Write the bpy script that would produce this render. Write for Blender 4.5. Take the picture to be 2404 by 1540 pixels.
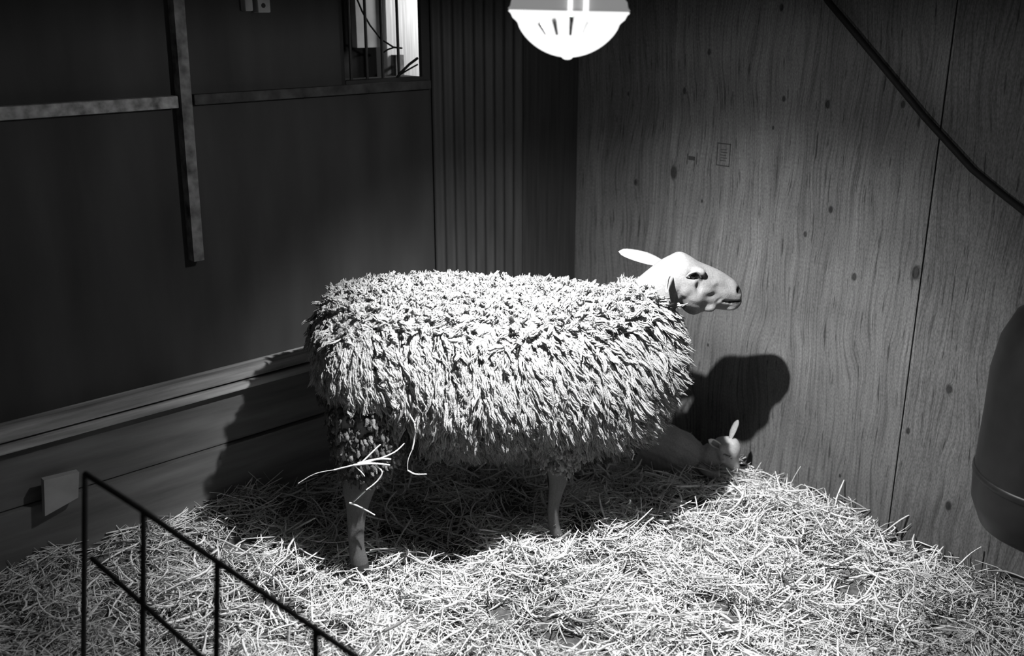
import bpy, bmesh, math, random
import numpy as np
from mathutils import Vector, Matrix

random.seed(7); rng = np.random.default_rng(11)
for o in list(bpy.data.objects): bpy.data.objects.remove(o)
S = bpy.context.scene; COL = S.collection

# ---------------------------------------------------------------- camera
FPX = 2337.0; PITCH = math.radians(18.0); CAMZ = 1.54
cam = bpy.data.cameras.new('camera'); co = bpy.data.objects.new('camera', cam); COL.objects.link(co)
cam.sensor_fit = 'HORIZONTAL'; cam.sensor_width = 36.0; cam.lens = 36.0 * FPX / 2404.0
co.location = (0, 0, CAMZ); co.rotation_euler = (math.pi/2 - PITCH, 0, 0)
cam.clip_start = 0.05; cam.clip_end = 60
cam.dof.use_dof = True; cam.dof.focus_distance = 2.62; cam.dof.aperture_fstop = 2.2
S.camera = co
# ---------------------------------------------------------------- world + exposure
w = bpy.data.worlds.new('world'); S.world = w; w.use_nodes = True
bg = w.node_tree.nodes['Background']; bg.inputs[0].default_value = (1, 1, 1, 1); bg.inputs[1].default_value = 0.048
S.view_settings.view_transform = 'Standard'; S.view_settings.look = 'None'
S.view_settings.gamma = 1.0; S.view_settings.exposure = 0.0; S.view_settings.use_curve_mapping = False
# ---------------------------------------------------------------- heat lamp light (one bulb: a forward beam and its spill)
LAMP = Vector((0.109, 2.0, 1.530))
def lamp_lights():
    sp = bpy.data.lights.new('heat_bulb_beam', 'SPOT'); sp.energy = 222; sp.shadow_soft_size = 0.011
    sp.spot_size = math.radians(112); sp.spot_blend = 0.75; sp.color = (1, 1, 1)
    so = bpy.data.objects.new('heat_bulb_beam', sp); COL.objects.link(so); so.location = LAMP + Vector((0, 0, 0.006))
    aim = Vector((0.37, 2.52, 0.1)) - so.location
    so.rotation_euler = aim.to_track_quat('-Z', 'Y').to_euler()
    pt = bpy.data.lights.new('heat_bulb_spill', 'POINT'); pt.energy = 22; pt.shadow_soft_size = 0.011
    po = bpy.data.objects.new('heat_bulb_spill', pt); COL.objects.link(po); po.location = LAMP + Vector((0, 0, 0.004))
lamp_lights()

# ---------------------------------------------------------------- geometry helpers
C0 = np.array([0, 0, CAMZ]); FV = np.array([0, math.cos(PITCH), -math.sin(PITCH)]); UV = np.array([0, math.sin(PITCH), math.cos(PITCH)]); RV = np.array([1., 0, 0])
def ray(x, y): return FV + RV*(x-1202)/FPX - UV*(y-770)/FPX
def onplane(x, y, P, n):
    r = ray(x, y); return C0 + r*((np.asarray(P)-C0) @ n)/(r @ n)
CORNER = np.array([.22, 3.54, 0.])
dR = np.array([0.67706, -0.73593, 0.]); nRw = np.array([.73593, .67706, 0.])     # right wall: direction and outward normal
dL = -nRw; nLw = dR.copy()                                                          # left wall runs from the corner to the left
def wallR(x, y): P = onplane(x, y, CORNER, nRw); return float((P-CORNER) @ dR), float(P[2])
def wallL(x, y): P = onplane(x, y, CORNER, nLw); return float((P-CORNER) @ dL), float(P[2])

def mesh_obj(name, V, Fc, mat, parent=None, smooth=False, col=None):
    me = bpy.data.meshes.new(name)
    V = np.asarray(V, dtype=np.float32)
    if isinstance(Fc, np.ndarray):
        k = Fc.shape[1]; n = len(Fc)
        me.vertices.add(len(V)); me.vertices.foreach_set('co', V.ravel())
        me.loops.add(n*k); me.loops.foreach_set('vertex_index', Fc.astype(np.int32).ravel())
        me.polygons.add(n); me.polygons.foreach_set('loop_start', np.arange(0, n*k, k, dtype=np.int32))
        me.update(calc_edges=True)
    else:
        me.from_pydata([tuple(v) for v in V.tolist()], [], Fc); me.update()
    if smooth: me.polygons.foreach_set('use_smooth', [True]*len(me.polygons))
    if col is not None:
        a = me.color_attributes.new('Col', 'FLOAT_COLOR', 'POINT')
        c = np.ones((len(V), 4), dtype=np.float32); c[:, :3] = np.asarray(col, dtype=np.float32)[:, None]
        a.data.foreach_set('color', c.ravel())
    if mat: me.materials.append(mat)
    o = bpy.data.objects.new(name, me); COL.objects.link(o)
    if parent is not None: o.parent = parent
    return o
def empty(name, loc, rz=0.):
    o = bpy.data.objects.new(name, None); COL.objects.link(o); o.location = loc; o.rotation_euler = (0, 0, rz); o.empty_display_size = .05
    return o
def tag(o, label=None, cat=None, group=None, kind=None):
    if label: o['label'] = label
    if cat: o['category'] = cat
    if group: o['group'] = group
    if kind: o['kind'] = kind
    return o
class MB:
    def __init__(s): s.V = []; s.F = []
    def add(s, V, Fs):
        b = len(s.V); s.V += [tuple(float(c) for c in v) for v in V]; s.F += [tuple(b+i for i in f) for f in Fs]
    def box(s, x0, x1, y0, y1, z0, z1, b=0.0):
        if b <= 0:
            V = [(x, y, z) for z in (z0, z1) for x, y in ((x0, y0), (x1, y0), (x1, y1), (x0, y1))]
            s.add(V, [(3, 2, 1, 0), (4, 5, 6, 7), (0, 1, 5, 4), (1, 2, 6, 5), (2, 3, 7, 6), (3, 0, 4, 7)]); return
        bm = bmesh.new(); bmesh.ops.create_cube(bm, size=1)
        for v in bm.verts: v.co = Vector(((x0+x1)/2+v.co.x*(x1-x0), (y0+y1)/2+v.co.y*(y1-y0), (z0+z1)/2+v.co.z*(z1-z0)))
        bmesh.ops.bevel(bm, geom=bm.edges[:], offset=b, segments=2, affect='EDGES', profile=.6)
        bm.verts.index_update(); s.add([v.co[:] for v in bm.verts], [[v.index for v in f.verts] for f in bm.faces]); bm.free()
    def tube(s, pts, r, n=8, cap=True):
        pts = [Vector(p) for p in pts]; k = len(pts); rr = r if isinstance(r, (list, tuple)) else [r]*k
        V = []; T0 = (pts[1]-pts[0]).normalized(); N = T0.orthogonal().normalized()
        for i, p in enumerate(pts):
            T = (pts[min(i+1, k-1)]-pts[max(i-1, 0)]).normalized(); N = (N - T*N.dot(T)).normalized(); B = T.cross(N)
            for j in range(n):
                a = 2*math.pi*j/n; V.append(p + (N*math.cos(a)+B*math.sin(a))*rr[i])
        Fs = [(i*n+j, i*n+(j+1) % n, (i+1)*n+(j+1) % n, (i+1)*n+j) for i in range(k-1) for j in range(n)]
        if cap: Fs += [tuple(range(n))[::-1], tuple((k-1)*n+j for j in range(n))]
        s.add(V, Fs)
    def lathe(s, prof, n=64, c=(0, 0, 0), close=False):
        V = []; k = len(prof)
        for r, z in prof:
            for j in range(n):
                a = 2*math.pi*j/n; V.append((c[0]+r*math.cos(a), c[1]+r*math.sin(a), c[2]+z))
        s.add(V, [(i*n+j, i*n+(j+1) % n, (i+1)*n+(j+1) % n, (i+1)*n+j) for i in range(k-1) for j in range(n)])
    def build(s, name, mat, parent=None, smooth=False): return mesh_obj(name, s.V, s.F, mat, parent, smooth)

# ---------------------------------------------------------------- materials
def newmat(name):
    m = bpy.data.materials.new(name); m.use_nodes = True; nt = m.node_tree
    return m, nt, nt.nodes['Principled BSDF']
def nd(nt, t, **kw):
    n = nt.nodes.new(t)
    for k, v in kw.items(): setattr(n, k, v)
    return n
def g4(v): return (v, v, v, 1)
def ramp(nt, stops, interp='LINEAR'):
    r = nd(nt, 'ShaderNodeValToRGB'); e = r.color_ramp.elements; r.color_ramp.interpolation = interp
    while len(e) < len(stops): e.new(.5)
    for el, (p, v) in zip(e, stops): el.position = p; el.color = g4(v)
    return r
def vmath(nt, op, a, b=None):
    n = nd(nt, 'ShaderNodeMath', operation=op)
    for i, q in enumerate((a, b)):
        if q is None: continue
        if isinstance(q, (int, float)): n.inputs[i].default_value = q
        else: nt.links.new(q, n.inputs[i])
    return n.outputs[0]
def simple(name, v, rough=.8, scale=20, var=.25, bump=.2, stretch=(1, 1, 1), metal=0., spec=.5):
    m, nt, p = newmat(name); tc = nd(nt, 'ShaderNodeTexCoord'); mp = nd(nt, 'ShaderNodeMapping'); mp.inputs['Scale'].default_value = stretch
    nt.links.new(tc.outputs['Object'], mp.inputs[0]); n = nd(nt, 'ShaderNodeTexNoise'); n.inputs['Scale'].default_value = scale; n.inputs['Detail'].default_value = 5
    nt.links.new(mp.outputs[0], n.inputs['Vector']); r = ramp(nt, [(.25, v*(1-var)), (.75, v*(1+var))]); nt.links.new(n.outputs['Fac'], r.inputs[0])
    nt.links.new(r.outputs[0], p.inputs['Base Color']); p.inputs['Roughness'].default_value = rough; p.inputs['Metallic'].default_value = metal
    p.inputs['Specular IOR Level'].default_value = spec
    b = nd(nt, 'ShaderNodeBump'); b.inputs['Strength'].default_value = bump; b.inputs['Distance'].default_value = .004
    nt.links.new(n.outputs['Fac'], b.inputs['Height']); nt.links.new(b.outputs[0], p.inputs['Normal'])
    return m
def colmat(name, rough=.85, scale=300, bump=.3, dist=.002, spec=.2, trans=0.):
    m, nt, p = newmat(name); a = nd(nt, 'ShaderNodeVertexColor', layer_name='Col'); tc = nd(nt, 'ShaderNodeTexCoord')
    n = nd(nt, 'ShaderNodeTexNoise'); n.inputs['Scale'].default_value = scale; n.inputs['Detail'].default_value = 3; nt.links.new(tc.outputs['Object'], n.inputs['Vector'])
    mx = nd(nt, 'ShaderNodeMixRGB', blend_type='MULTIPLY'); mx.inputs[0].default_value = 1
    r = ramp(nt, [(.3, .8), (.7, 1.1)]); nt.links.new(n.outputs['Fac'], r.inputs[0]); nt.links.new(a.outputs['Color'], mx.inputs[1]); nt.links.new(r.outputs[0], mx.inputs[2])
    nt.links.new(mx.outputs[0], p.inputs['Base Color']); p.inputs['Roughness'].default_value = rough; p.inputs['Specular IOR Level'].default_value = spec
    b = nd(nt, 'ShaderNodeBump'); b.inputs['Strength'].default_value = bump; b.inputs['Distance'].default_value = dist
    nt.links.new(n.outputs['Fac'], b.inputs['Height']); nt.links.new(b.outputs[0], p.inputs['Normal'])
    return m

def plywood(name, base, bands, knots, seed=0.):
    """object space: x runs along the wall, z is up"""
    m, nt, p = newmat(name); L = nt.links.new
    tc = nd(nt, 'ShaderNodeTexCoord'); sx = nd(nt, 'ShaderNodeSeparateXYZ'); L(tc.outputs['Object'], sx.inputs[0])
    X, Z = sx.outputs['X'], sx.outputs['Z']
    # slow warp of the grain
    mp = nd(nt, 'ShaderNodeMapping'); mp.inputs['Scale'].default_value = (2.6, 1, .8); mp.inputs['Location'].default_value = (seed, 0, seed*.7); L(tc.outputs['Object'], mp.inputs[0])
    wn = nd(nt, 'ShaderNodeTexNoise'); wn.inputs['Scale'].default_value = 1.6; wn.inputs['Detail'].default_value = 2.5; L(mp.outputs[0], wn.inputs['Vector'])
    warp = vmath(nt, 'MULTIPLY', vmath(nt, 'SUBTRACT', wn.outputs['Fac'], .5), .20)
    kd = None
    for (kx, kz, kr) in knots:
        ax = vmath(nt, 'DIVIDE', vmath(nt, 'SUBTRACT', X, kx), kr); az = vmath(nt, 'DIVIDE', vmath(nt, 'SUBTRACT', Z, kz), kr*1.6)
        d2 = vmath(nt, 'ADD', vmath(nt, 'MULTIPLY', ax, ax), vmath(nt, 'MULTIPLY', az, az))
        g = vmath(nt, 'DIVIDE', 1.0, vmath(nt, 'ADD', 1.0, vmath(nt, 'MULTIPLY', d2, d2)))
        kd = g if kd is None else vmath(nt, 'ADD', kd, g)
    xx = vmath(nt, 'ADD', X, warp)
    if kd is not None: xx = vmath(nt, 'ADD', xx, vmath(nt, 'MULTIPLY', kd, .02))
    cb = nd(nt, 'ShaderNodeCombineXYZ'); L(xx, cb.inputs[0]); L(vmath(nt, 'MULTIPLY', Z, .022), cb.inputs[2]); cb.inputs[1].default_value = seed
    gr = nd(nt, 'ShaderNodeTexNoise'); gr.inputs['Scale'].default_value = 150; gr.inputs['Detail'].default_value = 5; gr.inputs['Roughness'].default_value = .6; L(cb.outputs[0], gr.inputs['Vector'])
    gr2 = nd(nt, 'ShaderNodeTexNoise'); gr2.inputs['Scale'].default_value = 24; gr2.inputs['Detail'].default_value = 2; L(cb.outputs[0], gr2.inputs['Vector'])
    # dark fine checks, broken along z
    cb3 = nd(nt, 'ShaderNodeCombineXYZ'); L(vmath(nt, 'ADD', X, vmath(nt, 'MULTIPLY', warp, .6)), cb3.inputs[0]); L(vmath(nt, 'MULTIPLY', Z, .07), cb3.inputs[2]); cb3.inputs[1].default_value = seed+4
    ck = nd(nt, 'ShaderNodeTexNoise'); ck.inputs['Scale'].default_value = 130; ck.inputs['Detail'].default_value = 2; L(cb3.outputs[0], ck.inputs['Vector'])
    st = nd(nt, 'ShaderNodeTexNoise'); st.inputs['Scale'].default_value = 3.3; st.inputs['Detail'].default_value = 4; L(tc.outputs['Object'], st.inputs['Vector'])
    r1 = ramp(nt, [(.34, .60), (.5, 1.0), (.66, 1.2)]); L(gr.outputs['Fac'], r1.inputs[0])
    r2 = ramp(nt, [(.3, .86), (.7, 1.12)]); L(gr2.outputs['Fac'], r2.inputs[0])
    r3 = ramp(nt, [(.31, .4), (.39, 1.0)]); L(ck.outputs['Fac'], r3.inputs[0])
    r4 = ramp(nt, [(.3, .74), (.7, 1.18)]); L(st.outputs['Fac'], r4.inputs[0])
    smax = 2.0
    rb = ramp(nt, [(a/smax, v) for a, v in bands], 'CONSTANT'); L(vmath(nt, 'DIVIDE', vmath(nt, 'ADD', X, vmath(nt, 'MULTIPLY', warp, .05)), smax), rb.inputs[0])
    out = rb.outputs[0]
    fk = nd(nt, 'ShaderNodeTexNoise'); fk.inputs['Scale'].default_value = 330; fk.inputs['Detail'].default_value = 3; fm = nd(nt, 'ShaderNodeMapping'); fm.inputs['Scale'].default_value = (1, 1, .38); L(tc.outputs['Object'], fm.inputs[0]); L(fm.outputs[0], fk.inputs['Vector'])
    r5 = ramp(nt, [(.32, .74), (.68, 1.26)]); L(fk.outputs['Fac'], r5.inputs[0])
    for r in (r1, r2, r3, r4, r5):
        mx = nd(nt, 'ShaderNodeMixRGB', blend_type='MULTIPLY'); mx.inputs[0].default_value = 1; L(out, mx.inputs[1]); L(r.outputs[0], mx.inputs[2]); out = mx.outputs[0]
    if kd is not None:
        rk = ramp(nt, [(.25, 1.0), (.75, .28)]); L(kd, rk.inputs[0]); mx = nd(nt, 'ShaderNodeMixRGB', blend_type='MULTIPLY'); mx.inputs[0].default_value = 1
        L(out, mx.inputs[1]); L(rk.outputs[0], mx.inputs[2]); out = mx.outputs[0]
    mb = nd(nt, 'ShaderNodeMixRGB', blend_type='MULTIPLY'); mb.inputs[0].default_value = 1; mb.inputs[2].default_value = g4(base); L(out, mb.inputs[1])
    L(mb.outputs[0], p.inputs['Base Color']); p.inputs['Roughness'].default_value = .85; p.inputs['Specular IOR Level'].default_value = .15
    b = nd(nt, 'ShaderNodeBump'); b.inputs['Strength'].default_value = .35; b.inputs['Distance'].default_value = .0015; L(gr.outputs['Fac'], b.inputs['Height']); L(b.outputs[0], p.inputs['Normal'])
    return m

kn = [(1607, 213, .010), (1840, 232, .009), (1943, 245, .012), (1665, 122, .010), (1582, 405, .022), (1492, 428, .010), (1950, 492, .011), (1648, 472, .006), (1890, 550, .009),
      (2120, 245, .010), (2228, 914, .014), (2131, 1012, .010), (2226, 1188, .014), (1835, 18, .011), (2005, 650, .012), (1972, 1117, .006), (1662, 810, .006), (2150, 640, .020), (1815, 300, .006), (1475, 220, .006)]
knots = [(*wallR(x, y), r*.62) for x, y, r in kn]
seam = wallR(2160, 667)[0]
ply = plywood('weathered_plywood', .118, [(0, .86), (wallR(1576, 300)[0], 1.12), (wallR(1890, 300)[0], .93), (wallR(2040, 600)[0], 1.0), (seam, .82)], knots)
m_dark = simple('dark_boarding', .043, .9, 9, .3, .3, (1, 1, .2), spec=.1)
m_rail = simple('dusty_grey_timber', .15, .95, 28, .75, .5, (1, 1, 1), spec=.1)
m_kick = simple('kick_board_timber', .125, .85, 9, .35, .25, (.35, 1, 3.5), spec=.1)
m_ledge = simple('worn_ledge_timber', .28, .85, 14, .55, .6, (.25, 3, 3), spec=.1)
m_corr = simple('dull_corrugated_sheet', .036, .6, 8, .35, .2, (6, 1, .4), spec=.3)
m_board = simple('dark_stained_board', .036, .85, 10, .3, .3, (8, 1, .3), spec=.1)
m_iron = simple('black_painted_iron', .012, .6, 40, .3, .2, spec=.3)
m_rope = simple('black_cable', .008, .7, 40, .3, .1, spec=.2)
m_rubber = simple('black_rubber', .010, .42, 30, .2, .15, spec=.22)
m_straw_base = simple('trampled_bedding', .10, .95, 60, .6, 1.0, spec=.05)
m_straw = colmat('straw', .6, 120, .3, .001, .35)
m_wool = colmat('wool', .95, 420, .9, .004, .05)
m_skin = colmat('short_hair_skin', .8, 260, .35, .0015, .15)
m_eye = simple('dark_eye', .01, .12, 10, .1, 0., spec=.6)
m_pale = simple('pale_weathered_plank', .62, .8, 22, .28, .3, (7, 1, .25), spec=.1)
m_grey = simple('grey_light_patch', .30, .8, 12, .25, .2, spec=.1)

# ---------------------------------------------------------------- right wall (two plywood sheets)
angR = math.atan2(dR[1], dR[0])
wr = MB(); G = .0016
wr.box(0, seam-G, 0, .012, -.05, 2.3, .0015); wr.box(seam+G, 2.0, .0008, .012, -.05, 2.3, .0015); wr.box(-.05, 2.0, .013, .05, -.05, 2.3)
WR = wr.build('wall_right', ply); WR.location = CORNER; WR.rotation_euler = (0, 0, angR); tag(WR, kind='structure')
# make local +y point outward (away from the pen)
def wr_part(name, mb, mat, parent=WR): return mb.build(name, mat, parent)
m_ink = simple('faded_ink', .028, .9, 60, .4, 0.)
st = MB()
def rect_line(s0, s1, z0, z1, t):
    st.box(s0, s1, -.0006, .0004, z0, z0+t); st.box(s0, s1, -.0006, .0004, z1-t, z1); st.box(s0, s0+t, -.0006, .0004, z0, z1); st.box(s1-t, s1, -.0006, .0004, z0, z1)
a, b = wallR(1681, 388), wallR(1716, 338); rect_line(a[0], b[0], a[1], b[1], .0032)
ia, ib = wallR(1690, 377), wallR(1708, 350)
for i in range(5):
    z = ia[1]+(ib[1]-ia[1])*i/4.5; st.box(ia[0]+.002*(i % 2), ib[0]-.003*((i+1) % 2), -.0006, .0004, z, z+.0022)
a, b = wallR(1612, 386), wallR(1614, 360); st.box(a[0], a[0]+.003, -.0006, .0004, a[1], b[1])
a, b = wallR(1634, 386), wallR(1636, 358); st.box(a[0], a[0]+.003, -.0006, .0004, a[1], b[1])
a, b = wallR(1616, 375), wallR(1632, 370); st.box(a[0], b[0], -.0006, .0004, a[1], b[1]+.003)
so = wr_part('ink_stamp', st, m_ink); tag(so, 'faded square ink stamp on the plywood')

# ---------------------------------------------------------------- left wall: local x from the corner to the left, local y = away from the pen
angL = math.atan2(dL[1], dL[0])
# local frame: x -> dL, y -> rot90(dL) ; rot90(dL) = (-dLy, dLx) = (.677,-.736) = dR = into the pen
def lroot(name, mb, mat, parent=None, smooth=False):
    o = mb.build(name, mat, parent, smooth)
    if parent is None: o.location = CORNER; o.rotation_euler = (0, 0, angL)
    return o
WX0, WX1 = wallL(988, 100)[0], wallL(806, 100)[0]; WZ0, WZ1 = 1.334, 1.95
LW = MB()
LW.box(-.02, WX0, -.012, 0, -.05, 2.3); LW.box(WX1, 3.2, -.012, 0, -.05, 2.3); LW.box(WX0, WX1, -.012, 0, -.05, WZ0); LW.box(WX0, WX1, -.012, 0, WZ1, 2.3)
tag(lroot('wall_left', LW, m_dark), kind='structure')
# corner board and corrugated sheet beside it
sc = wallL(1222, 300)[0]; se = wallL(1003, 100)[0]-.004
cb = MB(); cb.box(.002, sc, .0, .016, -.05, 2.3, .002); tag(lroot('trim_1', cb, m_board), kind='structure')
N = 260; xs = np.linspace(sc+.002, se, N); V = []; per = (se-sc)/9.
for z in np.linspace(.0, 2.3, 12):
    for x in xs: V.append((x, .012+.007*math.sin(2*math.pi*(x-sc)/per), z))
for z in np.linspace(.0, 2.3, 12):
    for x in xs: V.append((x, .010+.007*math.sin(2*math.pi*(x-sc)/per), z))
Fs = [(r*N+i, r*N+i+1, (r+1)*N+i+1, (r+1)*N+i) for r in range(11) for i in range(N-1)]
Fs += [tuple(q+12*N for q in f)[::-1] for f in Fs]
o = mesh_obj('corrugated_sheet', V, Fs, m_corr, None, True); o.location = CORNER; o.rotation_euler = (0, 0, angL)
tag(o, 'dull ribbed metal sheet standing upright in the corner behind the ewe', 'metal sheet')

# kick board with a worn ledge
kb = empty('kick_board', CORNER, angL); tag(kb, 'low timber kick board with worn top ledge along the dark left wall', 'board')
z_led = .555; zs_ = .372
b = MB(); b.box(.05, 3.1, .020, .042, zs_+.003, z_led, .002); b.build('upper_board', m_kick, kb)
b = MB(); b.box(.05, 3.1, .020, .058, .0, zs_, .0012); b.build('lower_board', m_kick, kb)
b = MB(); b.box(.02, 3.1, .001, .062, z_led, z_led+.030, .006); b.box(.02, 3.1, .030, .066, z_led-.028, z_led-.006, .004); b.build('ledge', m_ledge, kb)
# rail and post
z1 = wallL(200, 240)[1]; m_rail2 = simple('dark_timber', .05, .95, 28, .5, .5, spec=.1); m_dust = simple('cobwebbed_timber', .24, .95, 34, .85, .5, spec=.1)
xp = wallL(425, 240)[0]
rl = MB(); rl.box(wallL(1000, 190)[0], xp-.024, .001, .026, z1-.022, z1+.004, .003)
tag(lroot('wall_rail', rl, m_rail2), 'dark horizontal timber rail on the left wall between post and ribbed sheet', 'rail')
rl = MB(); rl.box(xp+.020, 2.6, .001, .030, z1-.026, z1+.004, .003)
tag(lroot('wall_rail', rl, m_dust), 'dusty pale horizontal timber rail left of the upright wall post', 'rail')
po_ = MB(); q0, q1 = wallL(412, -80), wallL(386, -80); q2, q3 = wallL(466, 605), wallL(442, 605)
po_.add([(x, y, z) for z, (xa, xb) in ((q2[1], (q2[0], q3[0])), (q0[1], (q0[0], q1[0]))) for x, y in ((xa, .001), (xb, .001), (xb, .034), (xa, .034))], [(3, 2, 1, 0), (4, 5, 6, 7), (0, 1, 5, 4), (1, 2, 6, 5), (2, 3, 7, 6), (3, 0, 4, 7)])
tag(lroot('wall_post', po_, m_rail), 'thin dusty upright post crossing the rail on the left wall', 'post')
# small fixture at the top
fx0, fz0 = wallL(593, 30); fx = empty('junction_box', CORNER + dL*fx0 + np.array([0, 0, fz0]), angL); tag(fx, 'small pale electrical box high on the dark wall left of the window', 'box')
b = MB(); b.box(-.034, .002, .001, .035, .0, .075, .004); b.build('housing', m_grey, fx)
b = MB(); b.box(.012, .034, .001, .028, .004, .075, .004); b.build('cover', m_grey, fx)
b = MB(); b.tube([(-.013, .034, .018), (-.013, .0362, .018)], .006, 12); b.build('knockout', m_iron, fx)
b = MB(); b.tube([(-.020, .036, .045), (-.020, .040, .045)], .0035, 10); b.build('screw', m_pale, fx)

# window recess with bars
WN = empty('window_1', CORNER, angL); tag(WN, kind='structure')
d1 = -.34
def wd(x, y, dep=d1): P_ = onplane(x, y, CORNER+dR*dep, nLw); return float((P_-CORNER) @ dL), float(P_[2])
b = MB(); b.box(wd(1010, 90)[0], wd(908, 90)[0], d1-.03, d1, .9, 2.2, .003); b.build('pale_plank', m_pale, WN)
b = MB(); b.box(wd(905, 90)[0], wd(845, 60)[0], d1-.05, d1-.02, wd(870, 112)[1], 2.2); b.build('back_panel', m_grey, WN)
b = MB(); b.box(wd(907, 90)[0], wd(760, 90)[0], d1-.10, d1-.06, .9, 2.2); b.build('rear_board', m_board, WN)
b = MB(); b.box(wd(934, 90)[0], wd(915, 90)[0], d1+.002, d1+.03, .9, wd(955, 127)[1]); b.build('block', m_rail, WN)
b = MB(); b.box(WX0-.014, WX0, -.012, .003, WZ0-.02, WZ1); b.box(WX1, WX1+.012, -.06, 0, WZ0-.02, WZ1); b.box(WX0, WX1, -.08, .004, WZ0-.02, WZ0); b.build('frame', m_dark, WN)
for xx_ in (835, 873, 910, 948):
    s0, _ = wallL(xx_+3, 178); s1, _ = wallL(xx_-3, 0)
    b = MB(); b.tube([(s0, -.03, WZ0-.01), (s0+(s1-s0)*.5, -.03, 1.45), (s1, -.03, WZ1)], .0045, 8); b.build('bar', m_iron, WN)
def wp(x, y, dy): s, z = wallL(x, y); return (s, dy, z)
b = MB(); b.tube([wp(852, -20, -.045), wp(872, 28, -.045), (wp(890, 60, -.045)), wp(915, 92, -.045), wp(945, 112, -.045), wp(963, 114, -.045)], .0028, 8); b.build('cable', m_rope, WN)
b = MB(); b.tube([wp(963, 114, -.04), wp(945, 112, -.04), wp(930, 117, -.04), wp(915, 127, -.04)], .0025, 8); b.build('cable', m_rope, WN)
b = MB(); b.tube([wp(990, 137, -.02), wp(970, 152, -.02), wp(950, 172, -.02), wp(942, 182, -.02)], .0042, 8); b.tube([wp(990, 152, -.02), wp(965, 166, -.02), wp(945, 178, -.02)], .0026, 8); b.build('cable', m_rope, WN)
# daylight falling into the recess behind the bars
al = bpy.data.lights.new('daylight_behind_window', 'AREA'); al.shape = 'RECTANGLE'; al.size = .10; al.size_y = .3; al.energy = 3.2
ao = bpy.data.objects.new('daylight_behind_window', al); COL.objects.link(ao)
lp = CORNER + dL*(WX0-.46) + dR*(-.14) + np.array([0, 0, 1.60]); tp = CORNER + dL*(WX0-.22) + dR*d1 + np.array([0, 0, 1.48])
ao.location = lp; ao.rotation_euler = (Vector(tp)-Vector(lp)).to_track_quat('-Z', 'Y').to_euler()
# outer building shell behind the recess
b = MB(); b.box(-.6, WX1+.6, -.80, -.78, -.05, 2.3); 
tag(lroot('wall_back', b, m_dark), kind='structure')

# ---------------------------------------------------------------- ground
def waves(x, y, seed=0, k=7, f0=6., amp=1.):
    r = np.random.default_rng(seed); out = np.zeros_like(x)
    for i in range(k):
        a = r.uniform(0, 2*math.pi); f = f0*1.6**i; out += np.sin((x*math.cos(a)+y*math.sin(a))*f + r.uniform(0, 6.28))*amp/1.45**i
    return out
CTRL = np.array([(-.42, 2.30, .095), (.15, 2.40, .130), (.762, 2.95, .085), (.87, 2.83, .090), (.96, 2.73, .083), (1.07, 2.61, .088), (1.155, 2.52, .065), (1.2, 2.47, .035), (1.28, 2.39, .042), (1.36, 2.3, .042),
    (-.907, 2.5, .205), (-1.083, 2.34, .205), (-1.25, 2.2, .20), (-.5, 2.9, .13), (.22, 3.45, .10), (.5, 3.1, .10), (0, 1.8, .085), (.6, 2.1, .10), (.8, 1.8, .08), (-.8, 1.8, .10), (1.4, 1.7, .06), (-1.3, 1.6, .12), (-.75, 2.15, .12),
    (.62, 2.72, .140), (.80, 2.55, .130), (0, 2.9, .12), (.3, 2.6, .140), (-.15, 2.35, .10), (0, 1., .08), (1., 1., .06), (-1., 1., .1)])
def ground(x, y):
    x = np.asarray(x, float); y = np.asarray(y, float); W = 0; Z = 0
    for cx, cy, cz in CTRL:
        w_ = 1/(((x-cx)**2+(y-cy)**2)+.006)**1.6; W = W+w_; Z = Z+w_*cz
    return Z/W + .006*waves(x, y, 3, 5, 9.)
def inside(x, y, mg=0.):
    P = np.stack([x-CORNER[0], y-CORNER[1]], -1); return ((P @ nRw[:2]) < -mg) & ((P @ nLw[:2]) > mg)
NX, NY = 260, 220
gu, gv = np.meshgrid(np.linspace(.0, 2.9, NX), np.linspace(0., 2.0+1.2, NY))   # u along dL, v along dR
gx = CORNER[0]+dL[0]*gu+dR[0]*gv; gy = CORNER[1]+dL[1]*gu+dR[1]*gv
V = np.stack([gx.ravel(), gy.ravel(), ground(gx, gy).ravel()], -1)
idx = np.arange(NX*NY).reshape(NY, NX)
Q = np.stack([idx[:-1, :-1].ravel(), idx[:-1, 1:].ravel(), idx[1:, 1:].ravel(), idx[1:, :-1].ravel()], -1)[:, ::-1]
tag(mesh_obj('bedding_layer', V, np.ascontiguousarray(Q), m_straw_base, None, True), 'dark trampled bedding under the loose straw covering the pen floor', 'bedding', kind='stuff')
b = MB(); b.box(-4, 4, -1.5, 6, -.12, -.06); tag(b.build('floor', m_dark), kind='structure')

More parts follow.
